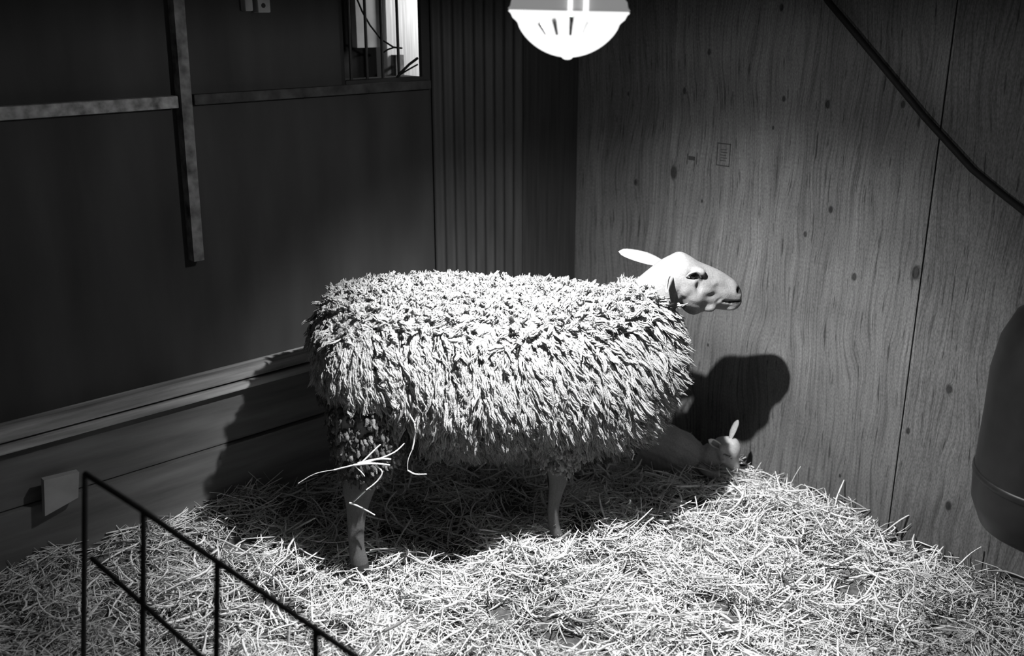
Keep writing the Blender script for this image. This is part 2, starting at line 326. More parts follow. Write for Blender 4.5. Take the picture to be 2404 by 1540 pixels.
# ---------------------------------------------------------------- strands (numpy ribbons): straw, locks
def strands(P, W, nside=4, flat=.35, twist=None, up=None):
    """P: (N,K,3) centre lines, W: (N,K) half widths -> V (N*K*nside,3), F"""
    N_, K = P.shape[:2]
    T = np.empty_like(P); T[:, 1:-1] = P[:, 2:]-P[:, :-2]; T[:, 0] = P[:, 1]-P[:, 0]; T[:, -1] = P[:, -1]-P[:, -2]
    T /= np.linalg.norm(T, axis=2, keepdims=True)+1e-9
    ref = rng.normal(size=(N_, 1, 3)) if up is None else up
    Bn = np.cross(T, np.broadcast_to(ref, T.shape)); Bn /= np.linalg.norm(Bn, axis=2, keepdims=True)+1e-9
    Nn = np.cross(Bn, T)
    a = np.arange(nside)*2*math.pi/nside
    V = P[:, :, None, :] + W[:, :, None, None]*(Bn[:, :, None, :]*np.cos(a)[None, None, :, None] + flat*Nn[:, :, None, :]*np.sin(a)[None, None, :, None])
    base = (np.arange(N_)*K*nside)[:, None, None]; kk = (np.arange(K-1)*nside)[None, :, None]; j = np.arange(nside)[None, None, :]; j2 = (j+1) % nside
    Fq = np.stack([base+kk+j, base+kk+j2, base+kk+nside+j2, base+kk+nside+j], -1).reshape(-1, 4)
    return V.reshape(-1, 3), Fq
def straw_paths(x, y, z, L, az, pitch, bend, K=5, kink=None):
    N_ = len(x); t = np.linspace(-.5, .5, K)[None, :]
    a = az[:, None] + bend[:, None]*t*2
    if kink is not None: a = a + np.where(t > .05, kink[:, None], 0)
    st_ = L[:, None]/(K-1)*np.ones((N_, K))
    dx = np.cumsum(np.cos(a)*np.cos(pitch)[:, None]*st_, 1); dy = np.cumsum(np.sin(a)*np.cos(pitch)[:, None]*st_, 1); dz = np.cumsum(np.sin(pitch)[:, None]*st_, 1)
    dx -= dx.mean(1, keepdims=True); dy -= dy.mean(1, keepdims=True); dz -= dz.mean(1, keepdims=True)
    return np.stack([x[:, None]+dx, y[:, None]+dy, z[:, None]+dz], -1)
def make_straw():
    VV = []; FF = []; CC = []; off = 0
    def emit(P, W, flat, alb, up=None):
        nonlocal off
        V, Fq = strands(P, W, 4, flat, up=up); VV.append(V); FF.append(Fq+off); CC.append(np.repeat(alb, P.shape[1]*4)); off += len(V)
    # (count, length range, half width, lift, pitch sigma)
    for n, l0, l1, w0, w1, lift, ps, K in ((34000, .02, .08, .0006, .0014, .026, .35, 4), (17000, .05, .13, .0009, .0021, .038, .34, 5), (5200, .07, .17, .0018, .0036, .044, .26, 6), (3200, .04, .11, .0007, .0019, .046, .65, 5)):
        m = int(n*2.9); u = rng.uniform(0, 2.75, m); v = rng.uniform(0, 3.1, m)
        x = CORNER[0]+dL[0]*u+dR[0]*v; y = CORNER[1]+dL[1]*u+dR[1]*v
        bare = np.clip((waves(x, y, 44, 5, 17.)-1.15)*2.2, 0, .93); sparse = np.clip((x+1.0*(2.35-y)-.98)/.35, 0, 1)*(x > .5); keep = (y > 1.05) & (np.abs(x) < .62*y+.25) & inside(x, y, .012) & (rng.random(m) > bare) & (rng.random(m) > sparse*.35); x = x[keep][:n]; y = y[keep][:n]; k_ = len(x)
        L = rng.uniform(l0, l1, k_)*rng.uniform(.7, 1.2, k_); az = rng.uniform(0, 2*math.pi, k_); pit = rng.normal(0, ps, k_)
        z = ground(x, y) + rng.uniform(-.004, lift, k_)**1.0 + .016*np.clip(waves(x, y, 9, 5, 15.), -1.2, 1.4)
        P = straw_paths(x, y, z, L, az, pit, rng.normal(0, .6, k_), K, np.where(rng.random(k_) < .3, rng.normal(0, .9, k_), 0))
        gz = ground(P[..., 0], P[..., 1]); P[..., 2] = np.maximum(P[..., 2], gz-.003)
        # keep them in the pen
        for n_, sgn in ((nRw, 1), (nLw, -1)):
            dd = ((P-CORNER) @ n_)*sgn; ov = np.maximum(dd+.006, 0); P -= (ov[..., None]*n_*sgn)
        if True:   # clear of the kick board
            dd = ((P-CORNER) @ nLw); ov = np.maximum(.062-dd, 0); P += ov[..., None]*nLw
        wd = rng.uniform(w0, w1, k_)[:, None]*np.array([.55]+[1.]*(K-2)+[.5])[None]
        alb = np.clip(rng.normal(.86, .12, k_), .25, .96); alb *= rng.choice([1., .78, .5, .3], k_, p=[.68, .18, .09, .05]); alb *= 1-.50*np.clip((x+1.0*(2.35-y)-.98)/.35, 0, 1)*(x > .5)  # straw turns darker, as well as sparser, towards the front right
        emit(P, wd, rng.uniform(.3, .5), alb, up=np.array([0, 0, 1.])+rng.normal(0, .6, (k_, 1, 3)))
    # picked-out stalks sticking up
    sp = [((505, 1308), (597, 1273), 2.42, .0022), ((2085, 1242), (2146, 1204), 2.53, .003), ((2256, 1322), (2303, 1284), 2.36, .0025), ((2190, 1285), (2204, 1282), 2.4, .002), ((2180, 1325), (2203, 1280), 2.40, .0022),
          ((1935, 1160), (1968, 1195), 2.65, .0022), ((1985, 1170), (2055, 1212), 2.62, .0022), ((1480, 1270), (1535, 1215), 2.42, .003), ((1473, 1280), (1478, 1245), 2.36, .003), ((1640, 1215), (1632, 1165), 2.55, .002),
          ((1740, 1105), (1800, 1135), 2.80, .003), ((1800, 1135), (1822, 1108), 2.78, .0018), ((1712, 1110), (1742, 1158), 2.72, .0018), ((1632, 1098), (1690, 1120), 2.76, .0018), ((1850, 1150), (1880, 1095), 2.7, .0016),
          ((360, 1230), (440, 1165), 2.44, .0026), ((375, 1225), (440, 1195), 2.42, .0026), ((385, 1215), (378, 1165), 2.44, .0022), ((300, 1270), (245, 1205), 2.3, .002), ((300, 1260), (285, 1200), 2.32, .002), ((310, 1255), (330, 1195), 2.34, .002),
          ((1125, 1370), (1165, 1315), 2.2, .003), ((1245, 1290), (1258, 1262), 2.33, .003), ((1310, 1300), (1318, 1262), 2.34, .003), ((1250, 1290), (1275, 1275), 2.33, .003)]
    for (a_, b_, Y, wd) in sp:
        A = onplane(*a_, (0, Y, 0), np.array([0, 1., 0])); B = onplane(*b_, (0, Y+.02, 0), np.array([0, 1., 0]))
        t = np.linspace(0, 1, 5)[:, None]; P = (A*(1-t)+B*t+np.array([0, 0, 1])*(.006*np.sin(t*3.1)))[None]
        P = P - 0*P; A2 = A-(B-A)*.25; P = np.concatenate([A2[None, None], P], 1)
        emit(P, np.full((1, 6), wd), .4, np.array([.68]))
    V = np.concatenate(VV); Fq = np.concatenate(FF); c = np.concatenate(CC)
    o = mesh_obj('straw_bedding', V, Fq, m_straw, None, False, c)
    tag(o, 'loose bright straw bedding heaped over the pen floor', 'straw', kind='stuff')
make_straw()

# ---------------------------------------------------------------- lofts and remesh
def loft_mb(mb, secs, n=28):
    """secs: (centre, axisA, axisB) ellipses; capped"""
    V = []; k = len(secs)
    for c, A, B in secs:
        for j in range(n):
            a = 2*math.pi*j/n; V.append(c + A*math.cos(a) + B*math.sin(a))
    V.append(secs[0][0]); V.append(secs[-1][0])
    Fs = [(i*n+j, i*n+(j+1) % n, (i+1)*n+(j+1) % n, (i+1)*n+j) for i in range(k-1) for j in range(n)]
    Fs += [(k*n, (j+1) % n, j) for j in range(n)] + [(k*n+1, (k-1)*n+j, (k-1)*n+(j+1) % n) for j in range(n)]
    mb.add(V, Fs)
def spline(rows, per=4):
    """Catmull-Rom through rows (list of arrays)"""
    R_ = np.array(rows, float); out = []
    n = len(R_)
    for i in range(n-1):
        p0, p1, p2, p3 = R_[max(i-1, 0)], R_[i], R_[i+1], R_[min(i+2, n-1)]
        for t in np.arange(per)/per:
            out.append(.5*((2*p1)+(-p0+p2)*t+(2*p0-5*p1+4*p2-p3)*t*t+(-p0+3*p1-3*p2+p3)*t**3))
    out.append(R_[-1]); return np.array(out)
def evaluated(mb, voxel, smooth_it=2):
    me = bpy.data.meshes.new('tmp'); me.from_pydata(mb.V, [], mb.F); me.update()
    bm = bmesh.new(); bm.from_mesh(me); bmesh.ops.recalc_face_normals(bm, faces=bm.faces); bm.to_mesh(me); bm.free()
    o = bpy.data.objects.new('tmp', me); COL.objects.link(o)
    if voxel:
        r = o.modifiers.new('r', 'REMESH'); r.mode = 'VOXEL'; r.voxel_size = voxel
    if smooth_it:
        s_ = o.modifiers.new('s', 'SMOOTH'); s_.iterations = smooth_it; s_.factor = .5
    dg = bpy.context.evaluated_depsgraph_get(); dg.update(); ev = o.evaluated_get(dg); m2 = bpy.data.meshes.new_from_object(ev)
    V = np.empty(len(m2.vertices)*3, np.float32); m2.vertices.foreach_get('co', V); V = V.reshape(-1, 3).astype(float)
    Nn = np.empty(len(m2.vertices)*3, np.float32); m2.vertices.foreach_get('normal', Nn); Nn = Nn.reshape(-1, 3).astype(float)
    Fl = [tuple(p.vertices) for p in m2.polygons]
    bpy.data.objects.remove(o); bpy.data.meshes.remove(me); bpy.data.meshes.remove(m2)
    return V, Nn, Fl

# ---------------------------------------------------------------- the ewe
PSI = math.radians(10.0); es = np.array([math.cos(PSI), math.sin(PSI), 0]); en = np.array([-math.sin(PSI), math.cos(PSI), 0])   # forward, left(away)
EO = np.array([-.155, 2.47, 0.])
def el(x, y, off=0.):
    """photo point on the ewe's plane shifted sideways by off -> ewe coordinates"""
    P = onplane(x, y, EO+en*off, en); v = P-EO; return np.array([v @ es, off, P[2]])
def pair_loft(rows, offT=0., offB=0., offC=0., inset=0., per=4, sup=None):
    """rows: (xt,yt,xb,yb,halfwidth) -> sections"""
    R_ = []
    for xt, yt, xb, yb, hw in rows:
        T = el(xt, yt, offT); B = el(xb, yb, offB); R_.append([T[0], T[2], B[0], B[2], hw])
    out = []
    for q in spline(R_, per):
        T = np.array([q[0], offC, q[1]]); B = np.array([q[2], offC, q[3]]); c = (T+B)/2; A = (T-B)/2; la = np.linalg.norm(A)
        A = A*max(la-inset, .004)/la; hw = max(q[4]-inset, .004); out.append((c, A, np.array([0, hw, 0])))
    return out
fl_rows = [(747, 765, 755, 800, .05), (754, 720, 760, 880, .120), (776, 685, 775, 950, .162), (815, 660, 800, 985, .188), (880, 645, 875, 1000, .203), (970, 640, 965, 1035, .215), (1080, 640, 1075, 1060, .225), (1200, 648, 1190, 1062, .225),
           (1310, 655, 1310, 1065, .212), (1390, 664, 1400, 1060, .185), (1440, 668, 1468, 1035, .160), (1478, 652, 1528, 985, .135), (1512, 650, 1568, 905, .112), (1538, 664, 1582, 835, .09), (1552, 682, 1580, 785, .072), (1558, 705, 1574, 755, .045)]
head_rows = [(1490, 660, 1560, 800, .050), (1525, 632, 1575, 752, .050), (1552, 612, 1587, 712, .050), (1575, 600, 1594, 708, .054), (1597, 591, 1604, 726, .058), (1618, 599, 1622, 736, .058), (1640, 613, 1646, 731, .051), (1662, 622, 1668, 728, .042),
             (1685, 632, 1688, 726, .036), (1703, 642, 1704, 726, .032), (1720, 655, 1717, 727, .030), (1734, 668, 1728, 722, .025), (1740, 681, 1735, 712, .015)]
hind = [(770, 930, 955, 940, .065), (772, 990, 955, 1000, .066), (780, 1045, 940, 1050, .058), (792, 1085, 920, 1085, .046), (802, 1120, 903, 1112, .035), (804, 1150, 882, 1148, .027), (811, 1185, 868, 1183, .021), (815, 1230, 857, 1230, .0155), (818, 1280, 856, 1280, .0155), (821, 1308, 862, 1306, .0195), (824, 1330, 868, 1332, .020), (822, 1358, 876, 1360, .023)]
fore = [(1250, 1000, 1410, 1000, .055), (1258, 1045, 1395, 1040, .048), (1272, 1075, 1362, 1070, .036), (1282, 1100, 1338, 1098, .027), (1289, 1130, 1331, 1130, .0225), (1288, 1152, 1323, 1152, .018), (1286, 1190, 1313, 1190, .0135), (1286, 1228, 1313, 1228, .0135), (1290, 1248, 1320, 1248, .0175), (1292, 1262, 1328, 1262, .018), (1292, 1285, 1335, 1287, .021)]
def leg_secs(rows, near=-.11, shift=0., y=None, dz=0.):
    R_ = []
    for xl, yl, xr, yr, hw in rows:
        A = el(xl, yl, near); B = el(xr, yr, near); R_.append([A[0]+shift, A[2]+dz, B[0]+shift, B[2]+dz, hw])
    out = []
    for q in spline(R_, 4):
        A = np.array([q[0], 0, q[1]]); B = np.array([q[2], 0, q[3]]); c = (A+B)/2; c[1] = near if y is None else y; out.append((c, (B-A)/2, np.array([0, q[4], 0])))
    return out
ew = empty('ewe', tuple(EO), PSI)
tag(ew, 'large white ewe with shaggy fleece standing in straw under the hanging lamp', 'sheep')
body = MB()
loft_mb(body, pair_loft(fl_rows, inset=.035, offB=-.08))
loft_mb(body, pair_loft(head_rows))
loft_mb(body, leg_secs(hind)); loft_mb(body, leg_secs(fore))
loft_mb(body, leg_secs(hind, shift=.012, y=.11, dz=.01)); loft_mb(body, leg_secs(fore, shift=.045, y=.11, dz=.01))
def ell(mb, c, r, n=12, rot=0.):
    secs = []
    for t in np.linspace(-.97, .97, n):
        k = math.sqrt(1-t*t); secs.append((np.array([c[0]+t*r[0]*math.cos(rot), c[1], c[2]+t*r[0]*math.sin(rot)]), np.array([-math.sin(rot)*r[2]*k, 0, math.cos(rot)*r[2]*k]), np.array([0, r[1]*k, 0])))
    loft_mb(mb, secs, 20)
# jaw angle, chin, brow, cheek masses
for (x, y, rx, ry, rz, off) in ((1655, 712, .022, .012, .016, -.027), (1625, 630, .022, .018, .014, -.043), (1600, 668, .022, .014, .024, -.045), (1655, 660, .024, .010, .014, -.033), (1720, 676, .018, .010, .014, -.012)):
    for sgn in (1, -1):
        c = el(x, y, 0.); ell(body, (c[0], off*sgn*-1 if sgn < 0 else off, c[2]), (rx, ry, rz))
c = el(1712, 719, 0.); ell(body, c, (.022, .022, .009))
BV, BN, BF = evaluated(body, .0038, 3)
BC = np.full(len(BV), .22)
def push(V, N_, c, r, amt, mirror=True):
    for sg in ((1, -1) if mirror else (1,)):
        cc = np.array([c[0], c[1]*sg, c[2]]); d = np.linalg.norm((V-cc)/np.asarray(r), axis=1); w_ = np.exp(-d*d*1.8)
        V += -N_*(amt*w_)[:, None]
def paint(c, r, val, mirror=True, soft=.35):
    for sg in ((1, -1) if mirror else (1,)):
        cc = np.array([c[0], c[1]*sg, c[2]]); d = np.linalg.norm((BV-cc)/np.asarray(r), axis=1); w_ = np.clip((1-d)/soft, 0, 1)
        BC[:] = BC*(1-w_)+val*w_
e = el(1627, 647, -.05); EYE = e.copy(); EYE[1] = -.051
push(BV, BN, (e[0], -.056, e[2]), (.020, .03, .013), .012)
e2 = el(1638, 672, -.045); push(BV, BN, (e2[0], -.05, e2[2]), (.012, .03, .020), .011)
e3 = el(1592, 700, -.04); push(BV, BN, (e3[0]-.004, -.05, e3[2]), (.008, .03, .03), .006)
e4 = el(1666, 690, -.03); push(BV, BN, (e4[0], -.035, e4[2]), (.02, .03, .009), .004)
for x, y in ((1700, 706), (1707, 708), (1714, 709), (1721, 709.5), (1728, 709.5), (1735, 709)):
    m_ = el(x, y, -.025); push(BV, BN, (m_[0], -.024, m_[2]), (.007, .04, .0050), .0085)
for x, y in ((1682, 704), (1690, 700), (1697, 705)):
    m_ = el(x, y, -.025); push(BV, BN, (m_[0], -.03, m_[2]), (.008, .04, .006), .003)
nz = el(1732, 681, -.015); push(BV, BN, (nz[0], -.020, nz[2]), (.009, .014, .010), .011)
paint((nz[0]+.002, -.016, nz[2]), (.016, .018, .013), .03)
for x, y, rr in ((1704, 708, .005), (1712, 710, .007), (1722, 711, .009), (1731, 711, .012), (1737, 708, .010)):
    m_ = el(x, y, -.02); paint((m_[0], 0, m_[2]), (rr, .06, rr*.62), .035, False)
paint((EYE[0]+.002, EYE[1], EYE[2]+.002), (.021, .03, .008), .04)
m_ = el(1644, 651, -.04); paint((m_[0], -.042, m_[2]), (.008, .03, .011), .05)
paint((e2[0], -.045, e2[2]), (.010, .03, .016), .15, soft=.8)  # grey shading of the hollow under the eye, painted into the face colour
hm = np.clip((BV[:, 0]-el(1585, 690)[0])/.03, 0, 1)*np.clip((el(1600, 640)[2]-BV[:, 2])/.03, 0, 1); BV += BN*(hm*waves(BV[:, 0]+BV[:, 1]*.5, BV[:, 2]-BV[:, 1]*.3, 17, 3, 95., .0011))[:, None]
hoofz = {}
for rows, nm in ((hind, 'h'), (fore, 'f')):
    q = rows[-2]; z_ = el(q[0], q[1], -.11)[2]; x_ = el((q[0]+q[2])/2, q[1], -.11)[0]
    sel = (BV[:, 2] < z_+.012) & (np.abs(BV[:, 0]-x_) < .09); BC[sel] = .05
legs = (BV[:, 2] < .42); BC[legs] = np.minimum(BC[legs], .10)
# ears: cupped leaves
def ear(base, tip, width, up, cup=.5, th=.0028, n=14, droop=0.):
    base = np.array(base, float); tip = np.array(tip, float); ax = tip-base; L = np.linalg.norm(ax); ax /= L; up = np.array(up, float); up -= ax*(up @ ax); up /= np.linalg.norm(up); sd = np.cross(ax, up)
    V = []; M_ = 11
    for side in (0, 1):
        for i in range(n):
            t = i/(n-1); wd = width*(.60+.40*math.sin(min(t/.45, 1)*math.pi/2))*math.sqrt(max(1-t**3.2, 0))+.0008
            pass
            cu = cup*(1-.55*t)
            for j in range(M_):
                a = (j/(M_-1)-.5)*2; th_ = a*cu*2.0
                off = sd*(wd*math.sin(th_)/max(cu*2.0, .05)) + up*(wd*(1-math.cos(th_))/max(cu*2.0, .05)) - up*th*side*(1-abs(a)**3)
                V.append(base+ax*(L*t)+off-np.array([0, 0, 1])*droop*t*t)
    Fs = []
    g = lambda s_, i, j: s_*n*M_+i*M_+j
    for i in range(n-1):
        for j in range(M_-1):
            Fs.append((g(0, i, j), g(0, i+1, j), g(0, i+1, j+1), g(0, i, j+1))); Fs.append((g(1, i, j+1), g(1, i+1, j+1), g(1, i+1, j), g(1, i, j)))
        for j in (0, M_-1): Fs.append((g(0, i, j), g(1, i, j), g(1, i+1, j), g(0, i+1, j)))
    for j in range(M_-1): Fs.append((g(0, n-1, j), g(1, n-1, j), g(1, n-1, j+1), g(0, n-1, j+1)))
    return V, Fs
fb = el(1553, 622, .03); ft = el(1452, 590, .075)
EV1, EF1 = ear(fb, ft, .023, (.1, -.55, .6), .45)
nb = el(1580, 652, -.040); nt_ = el(1566, 686, -.135)
EV2, EF2 = ear(nb, nt_, .015, (-.9, -.1, .2), 1.0)
off = len(BV); V = np.concatenate([BV, np.array(EV1), np.array(EV2)]); Fs = list(BF)+[tuple(q+off for q in f) for f in EF1]+[tuple(q+off+len(EV1) for q in f) for f in EF2]
Cc = np.concatenate([BC, np.full(len(EV1), .26), np.full(len(EV2), .32)])
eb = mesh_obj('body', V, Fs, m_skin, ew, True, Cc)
# eyes
for sg, nm in ((1, 'eye'), (-1, 'eye')):
    b = MB(); b.lathe([(0.0001, -.0095)]+[(.0095*math.cos(t), .0095*math.sin(t)) for t in np.linspace(-1.4, 1.4, 13)]+[(0.0001, .0095)], 24, (EYE[0], EYE[1]*sg*1.0+.004*sg, EYE[2])); b.build('eye', m_eye, ew, True)
# upper eyelid of the visible eye: a heavy lid fold
b = MB()
lid = [el(1611, 650, -.055), el(1618, 643, -.060), el(1626, 639, -.062), el(1634, 638, -.060), el(1641, 643, -.056), el(1646, 652, -.050)]
b.tube([tuple(q) for q in spline(lid, 4)], [.0016+.0018*math.sin(math.pi*i/20) for i in range(21)], 8); b.build('eyelid', m_skin, ew, True)
me = bpy.data.objects['eyelid'].data; ca = me.color_attributes.new('Col', 'FLOAT_COLOR', 'POINT'); ca.data.foreach_set('color', np.tile([.29, .29, .29, 1], len(me.vertices)).astype(np.float32))

# fleece
core = MB(); loft_mb(core, pair_loft(fl_rows, inset=.017, offB=-.08, per=5), 48)
FV_, FN_, FF_ = evaluated(core, .008, 3)
lump = waves(FV_[:, 0]*1.0+FV_[:, 1]*.6, FV_[:, 2], 21, 4, 26., .0022); FV_ += FN_*lump[:, None]
th = MB(); loft_mb(th, leg_secs([(r[0], r[1], r[2], r[3], r[4]*1.05) for r in hind[:5]]), 24); loft_mb(th, leg_secs(fore[:4]), 24)
loft_mb(th, leg_secs(hind[:5], shift=.012, y=.11), 24)
TV_, TN_, TF_ = evaluated(th, .012, 2)
def sample(V, N_, Fs, n):
    Fs = np.array([f for f in Fs if len(f) == 4]); a = V[Fs[:, 0]]; b_ = V[Fs[:, 1]]; c_ = V[Fs[:, 2]]; d_ = V[Fs[:, 3]]
    ar = np.linalg.norm(np.cross(c_-a, d_-b_), axis=1); k = rng.choice(len(Fs), n, p=ar/ar.sum()); u = rng.random((n, 1)); v = rng.random((n, 1))
    P = (a[k]*(1-u)*(1-v)+b_[k]*u*(1-v)+c_[k]*u*v+d_[k]*(1-u)*v); N2 = N_[Fs[k, 0]]; N2 = N2/(np.linalg.norm(N2, axis=1, keepdims=True)+1e-9); return P, N2
def locks(P, N_, L, R0, hang, alb, K=8, ns=6, curl=.0042, stick=.45):
    n = len(P); h = hang/np.linalg.norm(hang, axis=1, keepdims=True)
    t = np.linspace(0, 1, K)[None, :, None]
    d = N_[:, None, :]*(stick*(1-t)**1.3+.10)+h[:, None, :]*(.25+1.0*t)
    d /= np.linalg.norm(d, axis=2, keepdims=True)
    path = P[:, None, :]-N_[:, None, :]*.008+np.cumsum(d, 1)*(L[:, None, None]/K)
    sd = np.cross(N_, h); sd /= np.linalg.norm(sd, axis=1, keepdims=True)+1e-9
    ph = rng.uniform(0, 6.28, n)[:, None]; fr = rng.uniform(1.0, 2.3, n)[:, None]; am = (curl*rng.uniform(.4, 1.5, n))[:, None]
    path = path + sd[:, None, :]*(np.sin(ph+fr*6.28*t[..., 0])*am*t[..., 0])[..., None] + N_[:, None, :]*(np.cos(ph+fr*6.28*t[..., 0])*am*.7)[..., None]
    prof = np.interp(np.linspace(0, 1, K), [0, .15, .5, .8, .93, 1], [.8, 1, 1, .92, .75, .35])[None]
    W = R0[:, None]*prof*(1+.22*rng.normal(size=(n, K)).clip(-1.5, 1.5))
    V, Fq = strands(path, W, ns, .7, up=N_[:, None, :])
    V = V + rng.normal(0, .0009, V.shape)
    return V, Fq, np.repeat(alb, K*ns), path
FVs = []; FFs = []; FCs = []; foff = 0
def addl(V, Fq, c):
    global foff
    FVs.append(V); FFs.append(Fq+foff); FCs.append(c); foff += len(V)
def fields(P, N2):
    n = len(P); topf = np.clip((N2[:, 2]-.25)/.55, 0, 1); sfw = np.clip((P[:, 0]-.22)/.35, 0, 1); rear = np.clip((-.30-P[:, 0])/.12, 0, 1)
    hang = np.stack([.06+.75*sfw*(1-topf)-.1*rear, np.zeros(n), -(1-topf)], -1)+rng.normal(0, .13, (n, 3))+rng.normal(0, .5, (n, 3))*topf[:, None]
    hang[:, 0] += .20*waves(P[:, 0]*1.4, P[:, 2]*.35, 5, 4, 30., 1.)*(1-topf)      # neighbouring locks swing together
    Ln = (.050+.035*sfw+.03*rng.random(n))*(1-.66*topf); Ln *= np.clip(1-.4*np.clip((P[:, 0]-.52)/.1, 0, 1), .45, 1)
    return topf, hang, Ln
nc = 13000; P, N2 = sample(FV_, FN_, FF_, nc); topf, hang, Ln = fields(P, N2)
K_ = 9; _, _, _, cpath = locks(P, N2, Ln, np.full(nc, .004), hang, np.ones(nc), K_, 4, .0036, .10)
calb = np.clip(rng.normal(.40, .04, nc), .28, .52)
def shade_muck(s_, z_):      # shade of the rear flank and thigh painted in, along with dried muck
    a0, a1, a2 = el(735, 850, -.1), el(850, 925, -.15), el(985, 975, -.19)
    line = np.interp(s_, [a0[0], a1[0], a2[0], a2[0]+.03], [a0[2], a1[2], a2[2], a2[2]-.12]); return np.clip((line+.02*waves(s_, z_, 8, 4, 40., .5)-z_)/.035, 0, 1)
dg_ = shade_muck(P[:, 0], P[:, 2]); calb = calb*(1-dg_)+.10*dg_; calb *= 1-.45*np.clip((-N2[:, 2]-.35)/.4, 0, 1)  # downward-facing belly wool darkened too: painted belly shade with a little muck
per = 6; k = np.repeat(np.arange(nc), per); n = len(k)
T1 = np.cross(N2, rng.normal(size=(nc, 3))); T1 /= np.linalg.norm(T1, axis=1, keepdims=True); T2 = np.cross(N2, T1)
a = rng.uniform(0, 6.28, n); rr = np.sqrt(rng.random(n))*.0058
J = (T1[k]*np.cos(a)[:, None]+T2[k]*np.sin(a)[:, None])*rr[:, None]
tt = np.linspace(0, 1, K_); conv = np.interp(tt, [0, .3, .7, 1], [1.0, 1.15, .95, .55])[None, :, None]
ln_ = rng.uniform(-.10, .12, (n, 1, 1)); P2 = cpath[k] + J[:, None, :]*conv + (cpath[k][:, -1:, :]-cpath[k][:, :1, :])*ln_*tt[None, :, None] + np.cumsum(rng.normal(0, .00055, (n, K_, 3)), 1) + N2[k][:, None, :]*(.0012*np.sin(tt[None, :, None]*rng.uniform(14, 24, (n, 1, 1))+rng.uniform(0, 6, (n, 1, 1))))
W2 = rng.uniform(.0013, .0030, n)[:, None]*np.interp(tt, [0, .6, .9, 1], [1, 1, .7, .25])[None]*(1+.25*rng.normal(size=(n, K_)).clip(-1.5, 1.5))
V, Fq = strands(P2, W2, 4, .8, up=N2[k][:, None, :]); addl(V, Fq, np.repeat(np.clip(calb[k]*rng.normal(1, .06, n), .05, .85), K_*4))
# thigh and elbow, hind thigh darkened by muck and painted shade: short dirty wool
n3 = 2600; P3, N3 = sample(TV_, TN_, TF_, n3); V, Fq, c, _ = locks(P3, N3, rng.uniform(.018, .040, n3), rng.uniform(.004, .007, n3), np.tile([.05, 0, -1.], (n3, 1))+rng.normal(0, .2, (n3, 3)), np.where(P3[:, 0] < 0, rng.normal(.13, .05, n3), rng.normal(.26, .05, n3)).clip(.05, .4), 6, 5, .002, .5); addl(V, Fq, c)
base_F = np.array([f for f in FF_ if len(f) == 4]); bd = shade_muck(FV_[:, 0], FV_[:, 2]); addl(FV_-FN_*.006+FN_*waves(FV_[:, 0]*2.2, FV_[:, 2]+FV_[:, 1], 61, 3, 90., .0012)[:, None], base_F, .26*(1-bd)+.08*bd)
flo = mesh_obj('fleece', np.concatenate(FVs), np.concatenate(FFs), m_wool, ew, True, np.concatenate(FCs)); tag(flo, 'shaggy white fleece in long hanging locks')

# straw caught on the ewe (each wisp its own thing)
def ewp(x, y, off):
    q = el(x, y, off); return EO+es*q[0]+en*off+np.array([0, 0, q[2]])
def wisp(name, label, lines, r, cat='straw'):
    b = MB(); 
    for pts, rr in lines:
        P = spline([ewp(x, y, o_) for x, y, o_ in pts], 4); b.tube([tuple(p) for p in P], [rr*(1-.35*i/len(P)) for i in range(len(P))], 6)
    o = b.build(name, m_straw); me = o.data; ca = me.color_attributes.new('Col', 'FLOAT_COLOR', 'POINT'); ca.data.foreach_set('color', np.tile([.78, .78, .78, 1], len(me.vertices)).astype(np.float32)); tag(o, label, cat); return o
m_wisp = m_straw
D = -.205
wisp('straw_wisp', 'sheaf of straw stuck across the hock of the ewe\'s hind leg', [([(785, 1103, D+.02), (830, 1092, D), (880, 1080, D), (925, 1062, D+.01), (950, 1040, D+.02)], .0022), ([(830, 1092, D), (875, 1088, D-.004), (915, 1092, D)], .0032), ([(840, 1088, D), (885, 1078, D), (918, 1078, D)], .0030), ([(850, 1085, D), (888, 1048, D), (893, 1045, D)], .0022), ([(835, 1095, D), (850, 1110, D), (856, 1118, D)], .0016), ([(880, 1090, D), (897, 1108, D), (885, 1130, D), (860, 1150, D)], .0022), ([(700, 1135, D+.03), (740, 1112, D+.02), (790, 1102, D+.01)], .0012)], .002)
wisp('straw_wisp', 'bent straw stalk stuck low on the ewe\'s hind shank', [([(857, 1152, -.15), (838, 1170, -.152), (830, 1178, -.152)], .0028), ([(820, 1180, -.152), (845, 1190, -.152), (880, 1209, -.155)], .0026)], .002)
wisp('straw_wisp', 'long forked straw stalk hanging from the fleece before the hind leg', [([(925, 950, -.195), (950, 955, -.20), (962, 975, -.205), (975, 1000, -.205), (973, 1030, -.20), (968, 1055, -.20)], .0030), ([(975, 1003, -.205), (990, 990, -.20), (1003, 975, -.195)], .0026), ([(968, 1055, -.20), (958, 1080, -.20), (957, 1103, -.20)], .0012), ([(957, 1104, -.20), (975, 1113, -.20), (1002, 1113, -.205)], .0022)], .002)
wisp('straw_wisp', 'short pale straw stalk poking out from the ewe\'s chest', [([(1575, 920, -.03), (1588, 930, -.035), (1597, 945, -.04)], .0022)], .002)
wisp('straw_wisp', 'curled straw stalk on the front of the ewe\'s chest', [([(1596, 835, -.03), (1596, 850, -.03), (1590, 862, -.03), (1580, 864, -.03)], .0016), ([(1576, 858, -.03), (1584, 866, -.03)], .0034)], .002)
wisp('straw_wisp', 'pale straw tuft under the ewe\'s brisket near the lamb', [([(1486, 1025, -.10), (1474, 1038, -.10), (1468, 1042, -.10)], .004), ([(1478, 1050, -.10), (1488, 1062, -.10), (1484, 1080, -.10)], .0014)], .002)

